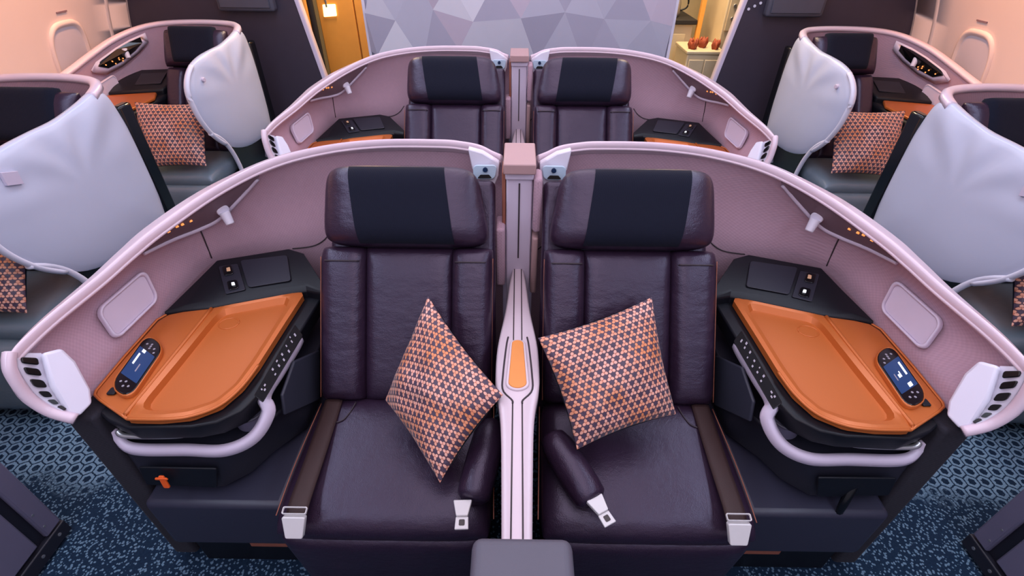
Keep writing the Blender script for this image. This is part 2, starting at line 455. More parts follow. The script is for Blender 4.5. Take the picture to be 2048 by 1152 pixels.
# dark partitions beside the aisles
for s, nm in ((-1, 'left'), (1, 'right')):
    begin(None, s)
    r0 = PY(592, 0, YB); r1 = PY(642, 140, YB)
    kx = (abs(r0.x) - abs(r1.x)) / (r0.z - r1.z)
    xe = lambda z: abs(r1.x) + kx * (z - r1.z)
    pts = [(xe(.0), YB, 0)] + [(xe(z), YB, z) for z in (.5, 1.0, 1.5, 2.0, 2.36)] + [(wx(z) + .02, YB, z) for z in (2.36, 2.0, 1.6, 1.2, .8, .4, 0)]
    w = struct(slab('wall_partition_' + nm, pts, (0, .07, 0), 'partition_dark', None, .006))
    loft('edge_trim', [[(xe(z) - dx, YB + dy, z) for z in (0, .5, 1, 1.5, 2.36)] for dx, dy in ((-.012, -.006), (.012, -.006), (.012, .076), (-.012, .076))], 'lilac_plastic', w)
    # wall box mounted on the partition
    a, b = PY(440, 22, YB - .05), PY(552, 22, YB - .05)
    lbl = 'small pale wall box on the dark partition by the gold door' if s < 0 else 'small pale wall box on the dark partition beside the galley'
    root = empty('wall_box', (s * (abs(a.x) + abs(b.x)) / 2, YB, a.z), lbl, 'wall box'); begin(root, s)
    box('body', (abs(b.x), YB - .075, a.z), (abs(a.x), YB, a.z + .26), 'housing_grey', root, .02, 3)
    box('lid', (abs(b.x) + .025, YB - .085, a.z + .025), (abs(a.x) - .025, YB - .072, a.z + .235), 'housing_grey', root, .006)

# left opening: gold door with a lit sign, dark curtain edge
root = empty('galley_door', (-1.55, 5.0, 0), 'gold panel door seen through the aisle opening beside the bulkhead', 'door'); begin(root, 1)
box('door_panel', (-1.78, 4.98, 0), (-1.46, 5.03, 2.1), 'gold_panel', root, .006)
box('door_panel', (-1.45, 4.98, 0), (-1.30, 5.03, 2.1), 'gold_panel', root, .006)
box('door_panel', (-1.27, 4.96, 0), (-.9, 5.03, 2.1), 'gold_panel', root, .006)
box('door_post', (-1.30, 4.94, 0), (-1.27, 5.03, 2.1), 'dark_gap', root, .003)
q = [PY(648, 34, 4.975), PY(674, 32, 4.975), PY(671, 8, 4.975), PY(645, 9, 4.975)]
sg = plate('sign', q, .006, 'lit_sign', root, .08)
box('latch', (-1.70, 4.965, 1.10), (-1.685, 4.98, 1.19), 'steel', root, .002)
root = empty('aisle_curtain', (-1.72, 4.6, 0), 'dark pleated curtain drawn back in the opening beside the gold door', 'curtain'); begin(root, 1)
for k in range(5):
    x = -1.86 + .035 * k; y = 4.45 + .05 * k
    loft('pleat', [[(x + .03 * math.cos(a) , y + .028 * math.sin(a), z) for a in [2 * math.pi * q / 10 for q in range(10)]] for z in (.02, .7, 1.4, 2.1)], ('gold_panel' if k in (0, 3) else 'dark_gap'), root, True, True)
# right opening: galley counter, service cart, tall unit
root = empty('galley_counter', (1.45, 5.3, 0), 'beige galley counter with cupboard door behind the bulkhead edge', 'counter'); begin(root, 1)
box('body', (1.12, 5.2, 0), (1.62, 5.7, .96), 'beige_panel', root, .006)
box('cupboard_door', (1.18, 5.185, .1), (1.56, 5.2, .88), 'beige_panel', root, .006)
box('worktop', (1.10, 5.16, .96), (1.64, 5.72, 1.0), 'dark_gap', root, .006)
cyl('door_knob', (1.5, 5.185, .62), (0, -1, 0), .018, .02, 'steel', root)
begin(None, 1)
tag(box('galley_post', (1.645, 5.15, 0), (1.685, 5.2, 2.2), 'gold_panel', None, .004), 'slim gold upright post beside the galley counter', 'post')
root = empty('coffee_pot', (1.43, 5.35, 1.0), 'steel coffee pot standing on the galley counter', 'pot'); begin(root, 1)
loft('pot_body', [[Vector((1.43 + r * math.cos(a), 5.35 + r * math.sin(a), z)) for a in [2 * math.pi * k / 20 for k in range(20)]] for r, z in ((.001, 1.0), (.075, 1.0), (.085, 1.03), (.08, 1.12), (.06, 1.18), (.055, 1.2))], 'steel', root, True)
cyl('pot_lid', (1.43, 5.35, 1.2), (0, 0, 1), .058, .02, 'black_plastic', root)
tube('pot_handle', [(1.51, 5.35, 1.16), (1.57, 5.35, 1.15), (1.575, 5.35, 1.08), (1.515, 5.35, 1.05)], .008, 'black_plastic', root, 14)
root = empty('tray_stack', (1.22, 5.3, 1.0), 'white trays stacked on the galley counter beside the coffee pot', 'trays'); begin(root, 1)
for k in range(4): box('tray', (1.13, 5.2, 1.0 + .028 * k), (1.32, 5.42, 1.022 + .028 * k), 'white_plastic', root, .006)
root = empty('service_cart', (1.63, 4.9, 0), 'cream service cart parked in the galley opening', 'cart'); begin(root, 1)
box('body', (1.47, 4.72, .12), (1.78, 5.1, .80), 'beige_panel', root, .01)
box('cart_top', (1.46, 4.71, .80), (1.79, 5.11, .83), 'beige_panel', root, .008)
box('cart_door', (1.49, 4.705, .16), (1.62, 4.72, .76), 'beige_panel', root, .005)
box('cart_door', (1.63, 4.705, .16), (1.76, 4.72, .76), 'beige_panel', root, .005)
for dx in (1.50, 1.75):
    for dy in (4.76, 5.06): cyl('wheel', (dx - .012, dy, .06), (1, 0, 0), .06, .025, 'black_plastic', root)
begin(None, 1)
for k, (dx, dy, r) in enumerate(((1.53, 4.80, .036), (1.63, 4.86, .034), (1.72, 4.79, .03))):
    ring = [[Vector((dx + rr * (1 + .45 * math.sin(5 * a + k)) * math.cos(a), dy + rr * (1 + .4 * math.cos(4 * a)) * math.sin(a), .83 + z * (.7 + .5 * math.sin(3 * a + k) ** 2))) for a in [2 * math.pi * q / 24 for q in range(24)]] for rr, z in ((.002, 0), (r * .7, .0), (r, .04), (r * .8, .075), (r * .3, .06), (.002, .05))]
    tag(loft('folded_napkin', ring, 'napkin_red', None, True), 'rust red folded napkin standing on the service cart', 'napkin', 'napkins on the service cart')
root = empty('galley_unit', (1.9, 5.1, 0), 'tall cream galley unit with latches beside the dark partition', 'cabinet'); begin(root, 1)
box('body', (1.80, 4.95, 0), (2.2, 5.6, 2.2), 'beige_panel', root, .01)
box('unit_door', (1.82, 4.935, .95), (2.18, 4.95, 1.5), 'beige_panel', root, .006)
for z in (1.05, 1.15, 1.25): cyl('latch', (1.86, 4.935, z), (0, -1, 0), .014, .012, 'steel', root, 12)
begin(None, 1)
root = empty('aisle_curtain', (1.74, 4.5, 0), 'dark pleated curtain drawn back beside the galley cart', 'curtain'); begin(root, 1)
for k in range(4):
    x = 1.73 + .03 * k; y = 4.42 + .035 * k
    loft('pleat', [[(x + .028 * math.cos(a), y + .026 * math.sin(a), z) for a in [2 * math.pi * q / 10 for q in range(10)]] for z in (.02, .7, 1.4, 2.1)], 'dark_gap', root, True, True)
for k in range(3):
    p = PY(1497 + 12 * k, 18 - 6 * k, YB - .005); cyl('stud', p, (0, -1, 0), .010, .006, 'white_plastic', root, 10, 0)

# ------------------------------------------------------------------ centre seats
ROW = 1.457
SX, SY = .38, 1.0
def rim_stations():
    st = []
    for u, v, y, b in ((1002, 311, 1.63, (-.058, 1.60)), (985, 304, 1.64, (-.10, 1.60)), (960, 292, 1.65, (-.14, 1.60)), (925, 285, 1.66, (-.20, 1.60)),
                       (880, 281, 1.66, (-.28, 1.60)), (760, 281, 1.65, (-.46, 1.59)), (650, 293, 1.605, (-.63, 1.575)), (540, 322, 1.525, (-.82, 1.545))):
        st.append((PY(u, v, y), b))
    for u, v, t, b in ((430, 377, 1.56, (-.985, 1.50)), (320, 452, 1.45, (-1.075, 1.42)), (260, 500, 1.39, (-1.10, 1.33)), (200, 552, 1.33, (-1.115, 1.20)),
                       (100, 632, 1.24, (-1.125, 1.0)), (40, 687, 1.18, (-1.125, .88)), (20, 712, 1.165, (-1.125, .84))):
        st.append((PT(u, v, t), b))
    return st
ST = rim_stations()
RIM = spline([s[0] for s in ST], 90)
BOT = spline([(s[1][0], s[1][1], .80) for s in ST], 90)
RW = spline([(w, 0, 0) for w in (.022, .022, .022, .022, .022, .024, .034, .050, .064, .066, .054, .044, .030, .020, .016)], 90)
CEN = Vector((-.45, .95, 0))
def inward(i):
    d = RIM[min(i + 1, 89)] - RIM[max(i - 1, 0)]; n = Vector((-d.y, d.x, 0)).normalized()
    if n.dot(CEN - Vector((RIM[i].x, RIM[i].y, 0))) < 0: n = -n
    return n
LIN = []                                            # inner fabric wall: rows from the lip down
for i in range(90):
    n = inward(i); w = RW[i].x; top = RIM[i] - n * .008 + Vector((0, 0, -.020)); bot = BOT[i]
    row = []
    for k in range(9):
        t = k / 8; p = top.lerp(bot, t); e = (1 - t) ** 2
        p = p - n * (.030 * math.sin(math.pi * min(1, t * 1.2)) if t < .84 else .0)
        row.append(p)
    row.append(Vector((bot.x, bot.y, .40))); row.append(Vector((bot.x, bot.y, .06)))
    LIN.append(row)
LT = bvh([p for r in LIN for p in r], grid_faces(90, 11))
TZ = .78
def table_outline(): return [PZ(u, v, TZ) for u, v in ((613, 580), (421, 616), (367, 622), (335, 628), (314, 640), (250, 712), (192, 782), (190, 790), (199, 799), (242, 829), (255, 838), (320, 839), (380, 833), (439, 811), (483, 774), (517, 730))]

def centre_seat(root, mir, right):
    begin(root, mir)
    # ---- shell
    out = []
    for i in range(90):
        n = inward(i); p = RIM[i]; b = BOT[i]
        w = RW[i].x
        out.append([p - n * w * .9 + Vector((0, 0, -.02)), p - n * w + Vector((0, 0, -.05)), p - n * (w + .02) + Vector((0, 0, -.12)), Vector((b.x, b.y, .80)) - n * .055, Vector((b.x, b.y, .06)) - n * .055])
    shell = loft('shell', out, 'pearl_shell', root)
    loft('lining', LIN, 'mauve_fabric', shell)
    rr = []
    for i in range(90):
        n = inward(i); w = RW[i].x; p = RIM[i]; z = Vector((0, 0, 1))
        rr.append([p + n * .002 - z * .026, p + n * .007 - z * .014, p + n * .004 - z * .001, p + z * .004, p - n * w * .18 + z * .002, p - n * w * .26 - z * .001, p - n * w * .75 - z * .006, p - n * w - z * .022, p - n * w - z * .050, p - n * w * .5 - z * .045])
    loft('rim', rr, 'rim_plastic', shell, True, True)
    lipc = [RIM[i] + inward(i) * .004 + Vector((0, 0, -.022)) for i in range(0, 90)]
    tube('rim_lip', lipc, .005, 'rim_plastic', shell, None, 8)
    # rim continues down the front edge of the wing
    fe = [PT(20, 705, 1.165), PT(18, 722, 1.160), PT(24, 748, 1.163), PT(55, 793, 1.19), PT(100, 823, 1.22), PT(152, 838, 1.243)]
    tube('wing_edge', fe, .014, 'rim_plastic', shell, 24, 8)
    # lining seams
    for pts in (((398, 455), (408, 478), (423, 516)), ((662, 462), (648, 480), (625, 492), (585, 497)), ((958, 470), (985, 488), (1000, 500))):
        pp = [hit(LT, u, v, .001) for u, v in pts]
        if all(pp): tube('seam', pp, .0022, 'groove', shell, 14, 6)
    # closing panel filling the wing front below the rim
    # ---- light recess below the rim, with its trim, lamp and small lights
    lo = [hit(LT, u, v, .003) for u, v in ((514, 356), (479, 395), (437, 437), (395, 458), (343, 478), (285, 505), (235, 533), (190, 560))]
    lo = spline([p for p in lo if p], 30)
    up = []
    for p in lo:                                     # each trim point looks up to the lip of the nearest rim station
        i = min(range(90), key=lambda k: (RIM[k].x - p.x) ** 2 + (RIM[k].y - p.y) ** 2)
        up.append(RIM[i] + Vector((0, 0, -.024)))
    rec = loft('light_recess', [up, [a.lerp(b, .5) + Vector((.006, -.006, 0)) for a, b in zip(up, lo)], lo], 'slot_plastic', root)
    tube('recess_trim', lo, .008, 'lilac_plastic', rec or root, None, 8)
    for u, v in ((375, 436), (358, 443), (347, 447), (330, 457), (283, 484)):
        p = hit(LT, u, v, .010)
        if p: cyl('led', p, (CEN - p), .0045, .006, 'copper_light', rec or root, 8, 0)
    p = hit(LT, 440, 415, .004); d = (Vector((-.45, 1.0, .9)) - p).normalized()
    lamp = cyl('reading_lamp', p - d * .01, d, .020, .03, 'white_plastic', root, 20, .003)
    cyl('lamp_head', p + d * .02 - Vector((0, 0, .004)), d * .5 + Vector((0, 0, -.9)), .017, .042, 'white_plastic', lamp, 20, .003, .013)
    # ---- storage door on the wing
    q = [hit(LT, u, v, .002) for u, v in ((186, 622), (284, 538), (314, 600), (228, 684))]
    sd = plate('storage_door', q, .010, 'lilac_plastic', root, .22, .16)
    ringplate('door_frame', q, .014, 'lilac_plastic', sd, .24, 0, .16)
    # ---- corner lamp panel near the centre post
    q = [PY(936, 298, 1.585), PY(965, 306, 1.585), PY(999, 327, 1.585), PY(997, 352, 1.58), PY(990, 370, 1.575), PY(962, 364, 1.575), PY(944, 338, 1.58)]
    cp = slab('corner_panel', q, (0, .03, 0), 'white_plastic', root, .004)
    q = [PY(947, 357, 1.572), PY(990, 357, 1.572), PY(995, 329, 1.575), PY(946, 329, 1.575)]
    plate('call_light', q, .008, 'lamp_blue', cp, .3)
    q2 = [PY(955, 356, 1.562), PY(984, 356, 1.562), PY(978, 349, 1.562), PY(961, 349, 1.562)]
    plate('light_slot', q2, .003, 'dark_gap', cp, .2)
    q3 = [PY(965, 344, 1.564), PY(976, 344, 1.564), PY(975, 334, 1.564), PY(966, 334, 1.564)]
    plate('light_dot', q3, .004, 'dot_blue', cp, .5)
    # ---- wing air grille
    A = [hit(LT, u, v, .0) or PT(u, v, 1.2) for u, v in ((120, 697), (185, 805))]
    face = [PT(85, 706, 1.205), PT(125, 696, 1.245), PT(152, 722, 1.265), PT(182, 778, 1.275), PT(186, 806, 1.265), PT(160, 833, 1.245), PT(135, 826, 1.235), PT(102, 772, 1.215)]
    gr = slab('air_grille', face, Vector((-.035, .012, -.02)), 'white_plastic', root, .008, 3)
    edge_o = spline([PT(30, 706, 1.172), PT(38, 738, 1.172), PT(70, 786, 1.198), (PT(112, 815, 1.222)), PT(150, 830, 1.24)], 24)
    edge_i = spline([PT(82, 706, 1.215), PT(92, 745, 1.222), PT(115, 785, 1.232), PT(132, 812, 1.24), PT(152, 829, 1.245)], 24)
    loft('grille_bezel', [[p + Vector((-.012, 0, -.02)) for p in edge_o], edge_o, [(a * .5 + b * .5) + Vector((-.004, .004, -.004)) for a, b in zip(edge_o, edge_i)], edge_i, [p + Vector((-.012, .01, -.02)) for p in edge_i]], 'white_plastic', gr)
    for k in range(6):
        i = 2 + k * 3; a = edge_o[i].lerp(edge_i[i], .16); b = edge_o[i].lerp(edge_i[i], .80 - .06 * k); a2 = edge_o[i + 2].lerp(edge_i[i + 2], .16); b2 = edge_o[i + 2].lerp(edge_i[i + 2], .80 - .06 * k)
        q = [a, b, b2, a2]; plate('grille_slot', q, .006, 'black_gloss', gr, .3, 0, -.001)
    # ---- side panel, plinth, console body
    sp = box('side_panel', (-1.150, .795, .05), (-1.072, 1.46, .765), 'charcoal_fabric', root, .012, 3)
    pl = box('plinth', (-1.06, .745, .22), (-.66, 1.40, .45), 'navy_ledge', root, .018, 3)
    box('toe_kick', (-1.06, .80, .0), (-.64, 1.40, .22), 'black_plastic', pl, .006)
    box('kick_strip', (-.87, .79, .115), (-.66, .80, .145), 'copper_stitch', pl, .003)
    top = [PZ(u, v, .758) for u, v in ((646, 573), (641, 600), (603, 660), (565, 722), (524, 785), (482, 822), (432, 845), (380, 854), (255, 857), (212, 840), (184, 815), (179, 790), (240, 715), (310, 640), (330, 625), (421, 612), (613, 578))]
    top2 = [p + (Vector((-.93, 1.15, p.z)) - p) * .04 + Vector((0, 0, -.066)) for p in top]
    con = loft('side_console', [top2, top], 'black_plastic', root, True, True, True, .006); sharp(con)
    lowt = [PZ(u, v, .63) for u, v in ((213, 868), (258, 902), (370, 903), (430, 908), (490, 887), (528, 852))] + [Vector((-.665, .98, .63)), Vector((-.66, 1.40, .63)), Vector((-1.07, 1.42, .63))]
    lowb = [PZ(u, v, .47) for u, v in ((262, 940), (300, 968), (400, 976), (450, 974), (505, 945), (548, 905))] + [Vector((-.665, 1.0, .47)), Vector((-.66, 1.40, .47)), Vector((-1.07, 1.42, .47))]
    lb = loft('console_base', [lowb, [a.lerp(b, .5) for a, b in zip(lowb, lowt)], lowt], 'dark_panel', root, True, True, True, .006); sharp(lb)
    q = [PZ(300, 958, .50) + Vector((0, -.012, 0)), PZ(440, 964, .50) + Vector((0, -.012, 0)), PZ(440, 925, .59) + Vector((0, -.014, 0)), PZ(285, 922, .59) + Vector((0, -.014, 0))]
    plate('pocket_flap', q, .006, 'black_plastic', lb, .08)
    if not right:
        p = PZ(340, 937, .555) + Vector((0, -.030, 0))
        tg = plate('orange_pull', [p + Vector((-.009, -.004, -.034)), p + Vector((.009, -.004, -.034)), p + Vector((.008, 0, .016)), p + Vector((-.008, 0, .016))], .006, 'orange_tag', lb, .3)
        plate('orange_pull_bar', [p + Vector((-.018, -.004, .004)), p + Vector((.018, -.004, .004)), p + Vector((.016, -.004, .012)), p + Vector((-.016, -.004, .012))], .005, 'orange_tag', lb, .3)
    else:
        tube('strap_latch', [PZ(365, 935, .55) + Vector((0, -.015, 0)), PZ(388, 975, .48) + Vector((0, -.02, 0)), PZ(398, 1010, .42) + Vector((0, -.012, 0))], .01, 'black_gloss', lb, 10, 8, (.012, .005))
    box('console_core', (-1.06, 1.0, .60), (-.80, 1.40, .72), 'black_plastic', con, .01)
    # lilac trim band along the console
    tp = [PZ(*a) for a in ((640, 608, .69), (614, 642, .70), (596, 688, .722), (562, 743, .742), (532, 792, .742), (538, 828, .708), (508, 877, .662), (450, 903, .640), (370, 902, .635), (290, 902, .635), (255, 896, .640), (236, 880, .655), (220, 862, .685))]
    P = spline(tp, 80); rings = []; pb = Vector((0, 0, 1))
    for i, p in enumerate(P):
        d = (P[min(i + 1, 79)] - P[max(i - 1, 0)]).normalized(); o = Vector((p.x, p.y, 0)) - Vector((-.93, 1.15, 0)); o = (o - d * o.dot(d)).normalized()
        b = d.cross(o).normalized()
        if b.dot(pb) < 0: b = -b
        pb = b
        rings.append([p + o * x + b * y for x, y in ((-.012, -.015), (.002, -.017), (.008, -.012), (.009, .008), (.003, .015), (-.012, .017))])
    loft('console_trim', rings, 'lilac_plastic', con, True, True)
    # pull handle
    hp = [PZ(236, 862, .690), PZ(256, 872, .682), PZ(362, 871, .682), PZ(386, 857, .690)]
    tube('pull_handle', hp, .007, 'steel', con, 20, 8, (.008, .006))
    # bottle holder
    c = PZ(492, 845, .66)
    cyl('bottle_holder', c + Vector((0, .03, -.028)), (0, 0, 1), .042, .05, 'shell_slate', con, 28, .003)
    tube('holder_ring', [c + Vector((.046 * math.cos(a), .03 + .046 * math.sin(a), .022)) for a in [2 * math.pi * k / 24 for k in range(25)]], .004, 'housing_grey', con)
    # control pad with icons on the seat side of the console
    q = [PZ(508, 792, .779), PZ(526, 806, .772), PZ(606, 672, .772), PZ(590, 650, .779)]
    cpd = plate('control_pad', q, .003, 'black_gloss', con, .12)
    qq = [Vector(p) + qn(q) * .0045 for p in q]
    at = lambda s, t: qq[0].lerp(qq[1], s).lerp(qq[3].lerp(qq[2], s), t)
    v, f = [], []
    for (s, t) in ((.45, .9), (.5, .8), (.2, .82), (.3, .7), (.7, .68), (.35, .58), (.7, .55), (.25, .47), (.6, .45), (.3, .36), (.7, .34), (.35, .10), (.6, .12), (.4, .16)):
        ds, dt = random.uniform(.06, .12), random.uniform(.008, .016); k = len(v)
        v += [at(s - ds, t - dt), at(s + ds, t - dt), at(s + ds, t + dt), at(s - ds, t + dt)]; f.append((k, k + 1, k + 2, k + 3))
    mesh_obj('control_icons', v, f, 'icon_soft', cpd, False, kind='stuff')
    # ---- table: side strip, tray with a well, embossed ring
    strip = [PZ(u, v, TZ + .004) for u, v in ((421, 617), (367, 623), (337, 629), (316, 642), (252, 713), (194, 782), (192, 790), (200, 799), (242, 828), (250, 832))]
    slab('table_strip', strip, (0, 0, -.022), 'copper_table', con, .003)
    tray = [PZ(u, v, TZ) for u, v in ((613, 581), (560, 591), (425, 616), (400, 646), (330, 729), (252, 826), (256, 838), (320, 839), (380, 833), (439, 811), (483, 774), (517, 730), (565, 655))]
    well = [PZ(u, v, TZ) for u, v in ((588, 592), (545, 600), (446, 619), (428, 636), (358, 722), (283, 812), (292, 822), (330, 824), (375, 819), (430, 802), (470, 770), (506, 720), (552, 648))]
    c = PZ(430, 720, TZ); zz = Vector((0, 0, 1))
    def rad(poly, n=72):
        o = []
        for k in range(n):
            a = 2 * math.pi * k / n; d = Vector((math.cos(a), math.sin(a), 0)); best = None
            for p, q in zip(poly, poly[1:] + poly[:1]):
                e = q - p; den = d.x * e.y - d.y * e.x
                if abs(den) < 1e-9: continue
                w = p - c; t = (w.x * e.y - w.y * e.x) / den; s = (w.x * d.y - w.y * d.x) / den
                if t > 0 and -1e-6 <= s <= 1 + 1e-6 and (best is None or t > best): best = t
            o.append(c + d * best)
        return o
    def smooth_ring(r, it=2):
        for _ in range(it): r = [(r[k - 1] + r[k] * 2 + r[(k + 1) % len(r)]) / 4 for k in range(len(r))]
        return r
    ro, rw = rad(tray, 96), smooth_ring(rad(well, 96), 1)
    mid = [a.lerp(b, .45) for a, b in zip(ro, rw)]; inn = [c.lerp(p, .94) for p in rw]
    loft('table_tray', [[p - zz * .018 for p in ro], [p + zz * .002 for p in ro], [p + zz * .006 for p in mid], [p + zz * .003 for p in rw], [p - zz * .013 for p in inn], [c.lerp(p, .5) - zz * .014 for p in inn], [c.lerp(p, .02) - zz * .014 for p in inn]], 'copper_table', con, True, True, sh=22)
    ol = table_outline(); tube('table_lip', spline(ol[10:], 40), .0045, 'copper_table', con, None, 8); tube('table_lip', ol[:11], .0040, 'copper_table', con, None, 8)
    dv = [PZ(u, v, TZ + .004) for u, v in ((423, 617), (330, 733), (251, 829))]; tube('table_ridge', dv, .006, 'copper_table', con, 12, 8)
    rc = PZ(458, 647, TZ - .0135); r0 = .030
    tube('cup_ring', [rc + Vector((r0 * math.cos(a), r0 * .85 * math.sin(a), 0)) for a in [2 * math.pi * k / 30 for k in range(31)]], .0022, 'copper_table', con, None, 6)
    # ---- stowage unit behind the table
    bb = [PZ(644, 588, .785), PZ(613, 582, .785), PZ(520, 598, .785), PZ(421, 616, .785), PZ(370, 621, .785), PZ(330, 628, .785)]
    tt = [PZ(648, 570, .80), PZ(607, 506, .832), PZ(578, 497, .834), PZ(434, 520, .832), PZ(402, 552, .82), PZ(338, 618, .79)]
    md = [a.lerp(b, .12) + Vector((0, 0, .008)) for a, b in zip(bb, tt)]
    rows = [[p - Vector((0, 0, .05)) for p in bb], bb, md, tt, [p - Vector((0, 0, .06)) for p in tt]]
    su = loft('stowage_unit', rows, 'black_plastic', root, False, False, True, .004); sharp(su, 30)
    ut = bvh([p for r in rows for p in r], grid_faces(5, 6))
    g = lambda L, off=.002: [hit(ut, u, v, off) or PZ(u, v, .815) for u, v in L]
    plate('stowage_lid', g(((497, 577), (583, 563), (575, 512), (481, 523))), .004, 'dark_panel', su, .08)
    sk = plate('socket_plate', g(((452, 590), (492, 581), (476, 529), (438, 535))), .003, 'dark_panel', su, .1)
    plate('power_socket', g(((450, 555), (469, 551), (464, 533), (445, 537)), .006), .003, 'black_gloss', su, .25)
    plate('data_socket', g(((459, 584), (480, 579), (475, 562), (455, 566)), .006), .003, 'black_gloss', su, .25)
    plate('socket_pins', g(((456, 548), (464, 547), (462, 539), (455, 541)), .011), .002, 'icon_warm', su, .2)
    plate('socket_light', g(((466, 576), (473, 575), (471, 569), (465, 570)), .011), .002, 'icon_white', su, .2)
    # literature pocket between seat and console
    lp = [PX(640, 700, -.655), PX(590, 722, -.655), PX(566, 790, -.655), PX(572, 830, -.655), PX(640, 800, -.655)]
    slab('literature_pocket', lp, (-.01, 0, 0), 'pocket_grey', root, .004)
    # ---- seat: backrest, bolsters, headrest, cushion
    dn = Vector((0, 1.067, .53)); upv = Vector((0, 1.352, .934)); tp_ = Vector((0, 1.515, 1.129))
    def bq(x0, x1, a, b, dx0=0, dx1=0): return [(x0 + dx0, a.y, a.z), (x1 + dx1, a.y, a.z), (x1, b.y, b.z), (x0, b.y, b.z)]
    nb = Vector((0, -.79, .61))
    br = pad('backrest', bq(-.485, -.205, dn, upv), .045, 'aubergine_leather', root, 10, 8, 22, .8, .45)
    for x0, x1 in ((-.625, -.478), (-.212, -.080)):
        b = pad('bolster', bq(x0, x1, dn, upv), .062, 'aubergine_leather', br, 4, 12, 22, .8, .45, corner=.03)
    sd_ = lambda x, a: [Vector((x, dn.y, dn.z)).lerp(Vector((x, upv.y, upv.z)), t) + nb * a for t in (.02, .3, .7, .93)]
    tube('piping', sd_(-.628, .016), .0018, 'copper_stitch', br, 12, 6)
    tube('piping', sd_(-.082, .016), .0018, 'copper_stitch', br, 12, 6)
    for x0, x1 in ((-.598, -.500), (-.194, -.106)):
        a = upv - (upv - dn) * .10; s0 = Vector((x0, a.y, a.z)) + nb * .055; s1 = Vector((x1, a.y, a.z)) + nb * .055
        tube('bolster_seam', [s0 - nb * .02, s0 + nb * .006, (s0 + s1) / 2 + nb * .008, s1 + nb * .006, s1 - nb * .02], .0022, 'groove', br, 16, 6)
    # upholstered back behind the pads
    slab('back_panel', [Vector((-.64, dn.y, dn.z - .1)) - nb * .012, Vector((-.07, dn.y, dn.z - .1)) - nb * .012, Vector((-.08, tp_.y, tp_.z - .03)) - nb * .012, Vector((-.62, tp_.y, tp_.z - .03)) - nb * .012], -nb * .05, 'aubergine_leather', root, .02, 3)
    hb = upv - Vector((0, .0, .005)); hx0, hx1 = -.625, -.095
    hq = [Vector((-.615, hb.y, hb.z)) + nb * .02, Vector((-.085, hb.y, hb.z)) + nb * .02, Vector((-.135, tp_.y, tp_.z)) + nb * .02, Vector((-.612, tp_.y, tp_.z)) + nb * .02]
    hr = pad('headrest', hq, .078, 'aubergine_leather', root, 4, 4, 28, .8, .42, corner=.11)
    # antimacassar cover: a strip hugging the headrest
    Aq = hq; rows = []
    for k in range(23):
        t = -.0 + k / 22 * 1.0; row = []
        for j in range(9):
            sx = (.17 + .07 * (1 - t)) + (.79 - .17 - .07 * (1 - t)) * j / 8
            tt_ = min(1, max(0, t)); p = Aq[0].lerp(Aq[1], sx).lerp(Aq[3].lerp(Aq[2], sx), tt_)
            e = (max(0, 1 - abs(2 * sx - 1) ** 4) * max(0, 1 - abs(2 * tt_ - 1) ** 4)) ** .42
            row.append(p + nb * (.078 * e + .004))
        rows.append(row)
    last = rows[-1]; rows.append([p - nb * .05 + Vector((0, .004, .003)) for p in last])
    hc = loft('headrest_cover', rows, 'cover_cloth', hr)
    # cushion with rolled front, and leg rest below
    z0 = .545
    cq = [(-.652, .655, z0 - .085), (-.062, .655, z0 - .085), (-.075, 1.085, z0 - .045), (-.63, 1.085, z0 - .045)]
    cu = pad('seat_cushion', cq, .072, 'aubergine_leather', root, 9, 4.5, 30, 1.2, .46, corner=.04)
    tube('piping', [(-.650, .70, z0 - .060), (-.645, .85, z0 - .040), (-.634, 1.06, z0 - .030)], .0018, 'copper_stitch', cu, 10, 6)
    tube('piping', [(-.060, .70, z0 - .060), (-.066, .85, z0 - .040), (-.074, 1.06, z0 - .030)], .0018, 'copper_stitch', cu, 10, 6)
    for sx in (1,):
        pz = z0 + .0165
        tube('cushion_seam', [(-.505, 1.03, pz), (-.515, .985, pz), (-.535, .955, pz), (-.60, .945, pz - .004)], .0022, 'groove', cu, 14, 6)
    pad('leg_rest', [(-.63, .70, .12), (-.08, .70, .12), (-.075, .675, .44), (-.64, .675, .44)], .03, 'aubergine_leather', root, 9, 9, 16, 1.5, .45)
    box('seat_base', (-.62, .74, .0), (-.09, 1.35, .45), 'black_plastic', root, .02)
    # ---- rolled armrest pad beside the centre console
    if not right: a, b = PZ(986, 842, .605), PZ(945, 1000, .58)
    else:
        begin(root, 1); a, b = PZ(1100, 868, .60), PZ(1186, 1003, .575)
    d = (b - a).normalized(); P = [a + (b - a) * t for t in (0, .06, .2, .5, .8, .95, 1)]; R = (.020, .038, .046, .048, .047, .044, .032)
    sidev = d.cross(Vector((0, 0, 1))).normalized(); upp = sidev.cross(d)
    loft('armrest_pad', [[p + sidev * r * math.cos(q * math.pi / 8) + upp * r * .85 * math.sin(q * math.pi / 8) for q in range(16)] for p, r in zip(P, R)], 'aubergine_leather', root, True, True)
    # belt tongue and buckle hanging from the pad
    belt_a = b + Vector((0, 0, .012)) if right else PZ(926, 1004, .578)
    if not right: d = Vector((.04, -1, 0)).normalized(); sidev = d.cross(Vector((0, 0, 1))).normalized()
    w = sidev * .024; e = d * .042
    up0 = Vector((0, 0, .018))
    sbq = [belt_a - w + e * 0, belt_a + w + e * 0, belt_a + w * .62 + e, belt_a - w * .62 + e]
    t1 = plate('belt_buckle', sbq, .012, 'belt_metal', root, .08)
    c0 = belt_a + e
    tq = [c0 - w * .66, c0 + w * .66, c0 + w * .72 + e * .75, c0 - w * .72 + e * .75]
    plate('buckle_tongue', tq, .006, 'belt_metal', t1, .06)
    hq2 = [c0 - w * .3 + e * .18, c0 + w * .3 + e * .18, c0 + w * .3 + e * .55, c0 - w * .3 + e * .55]
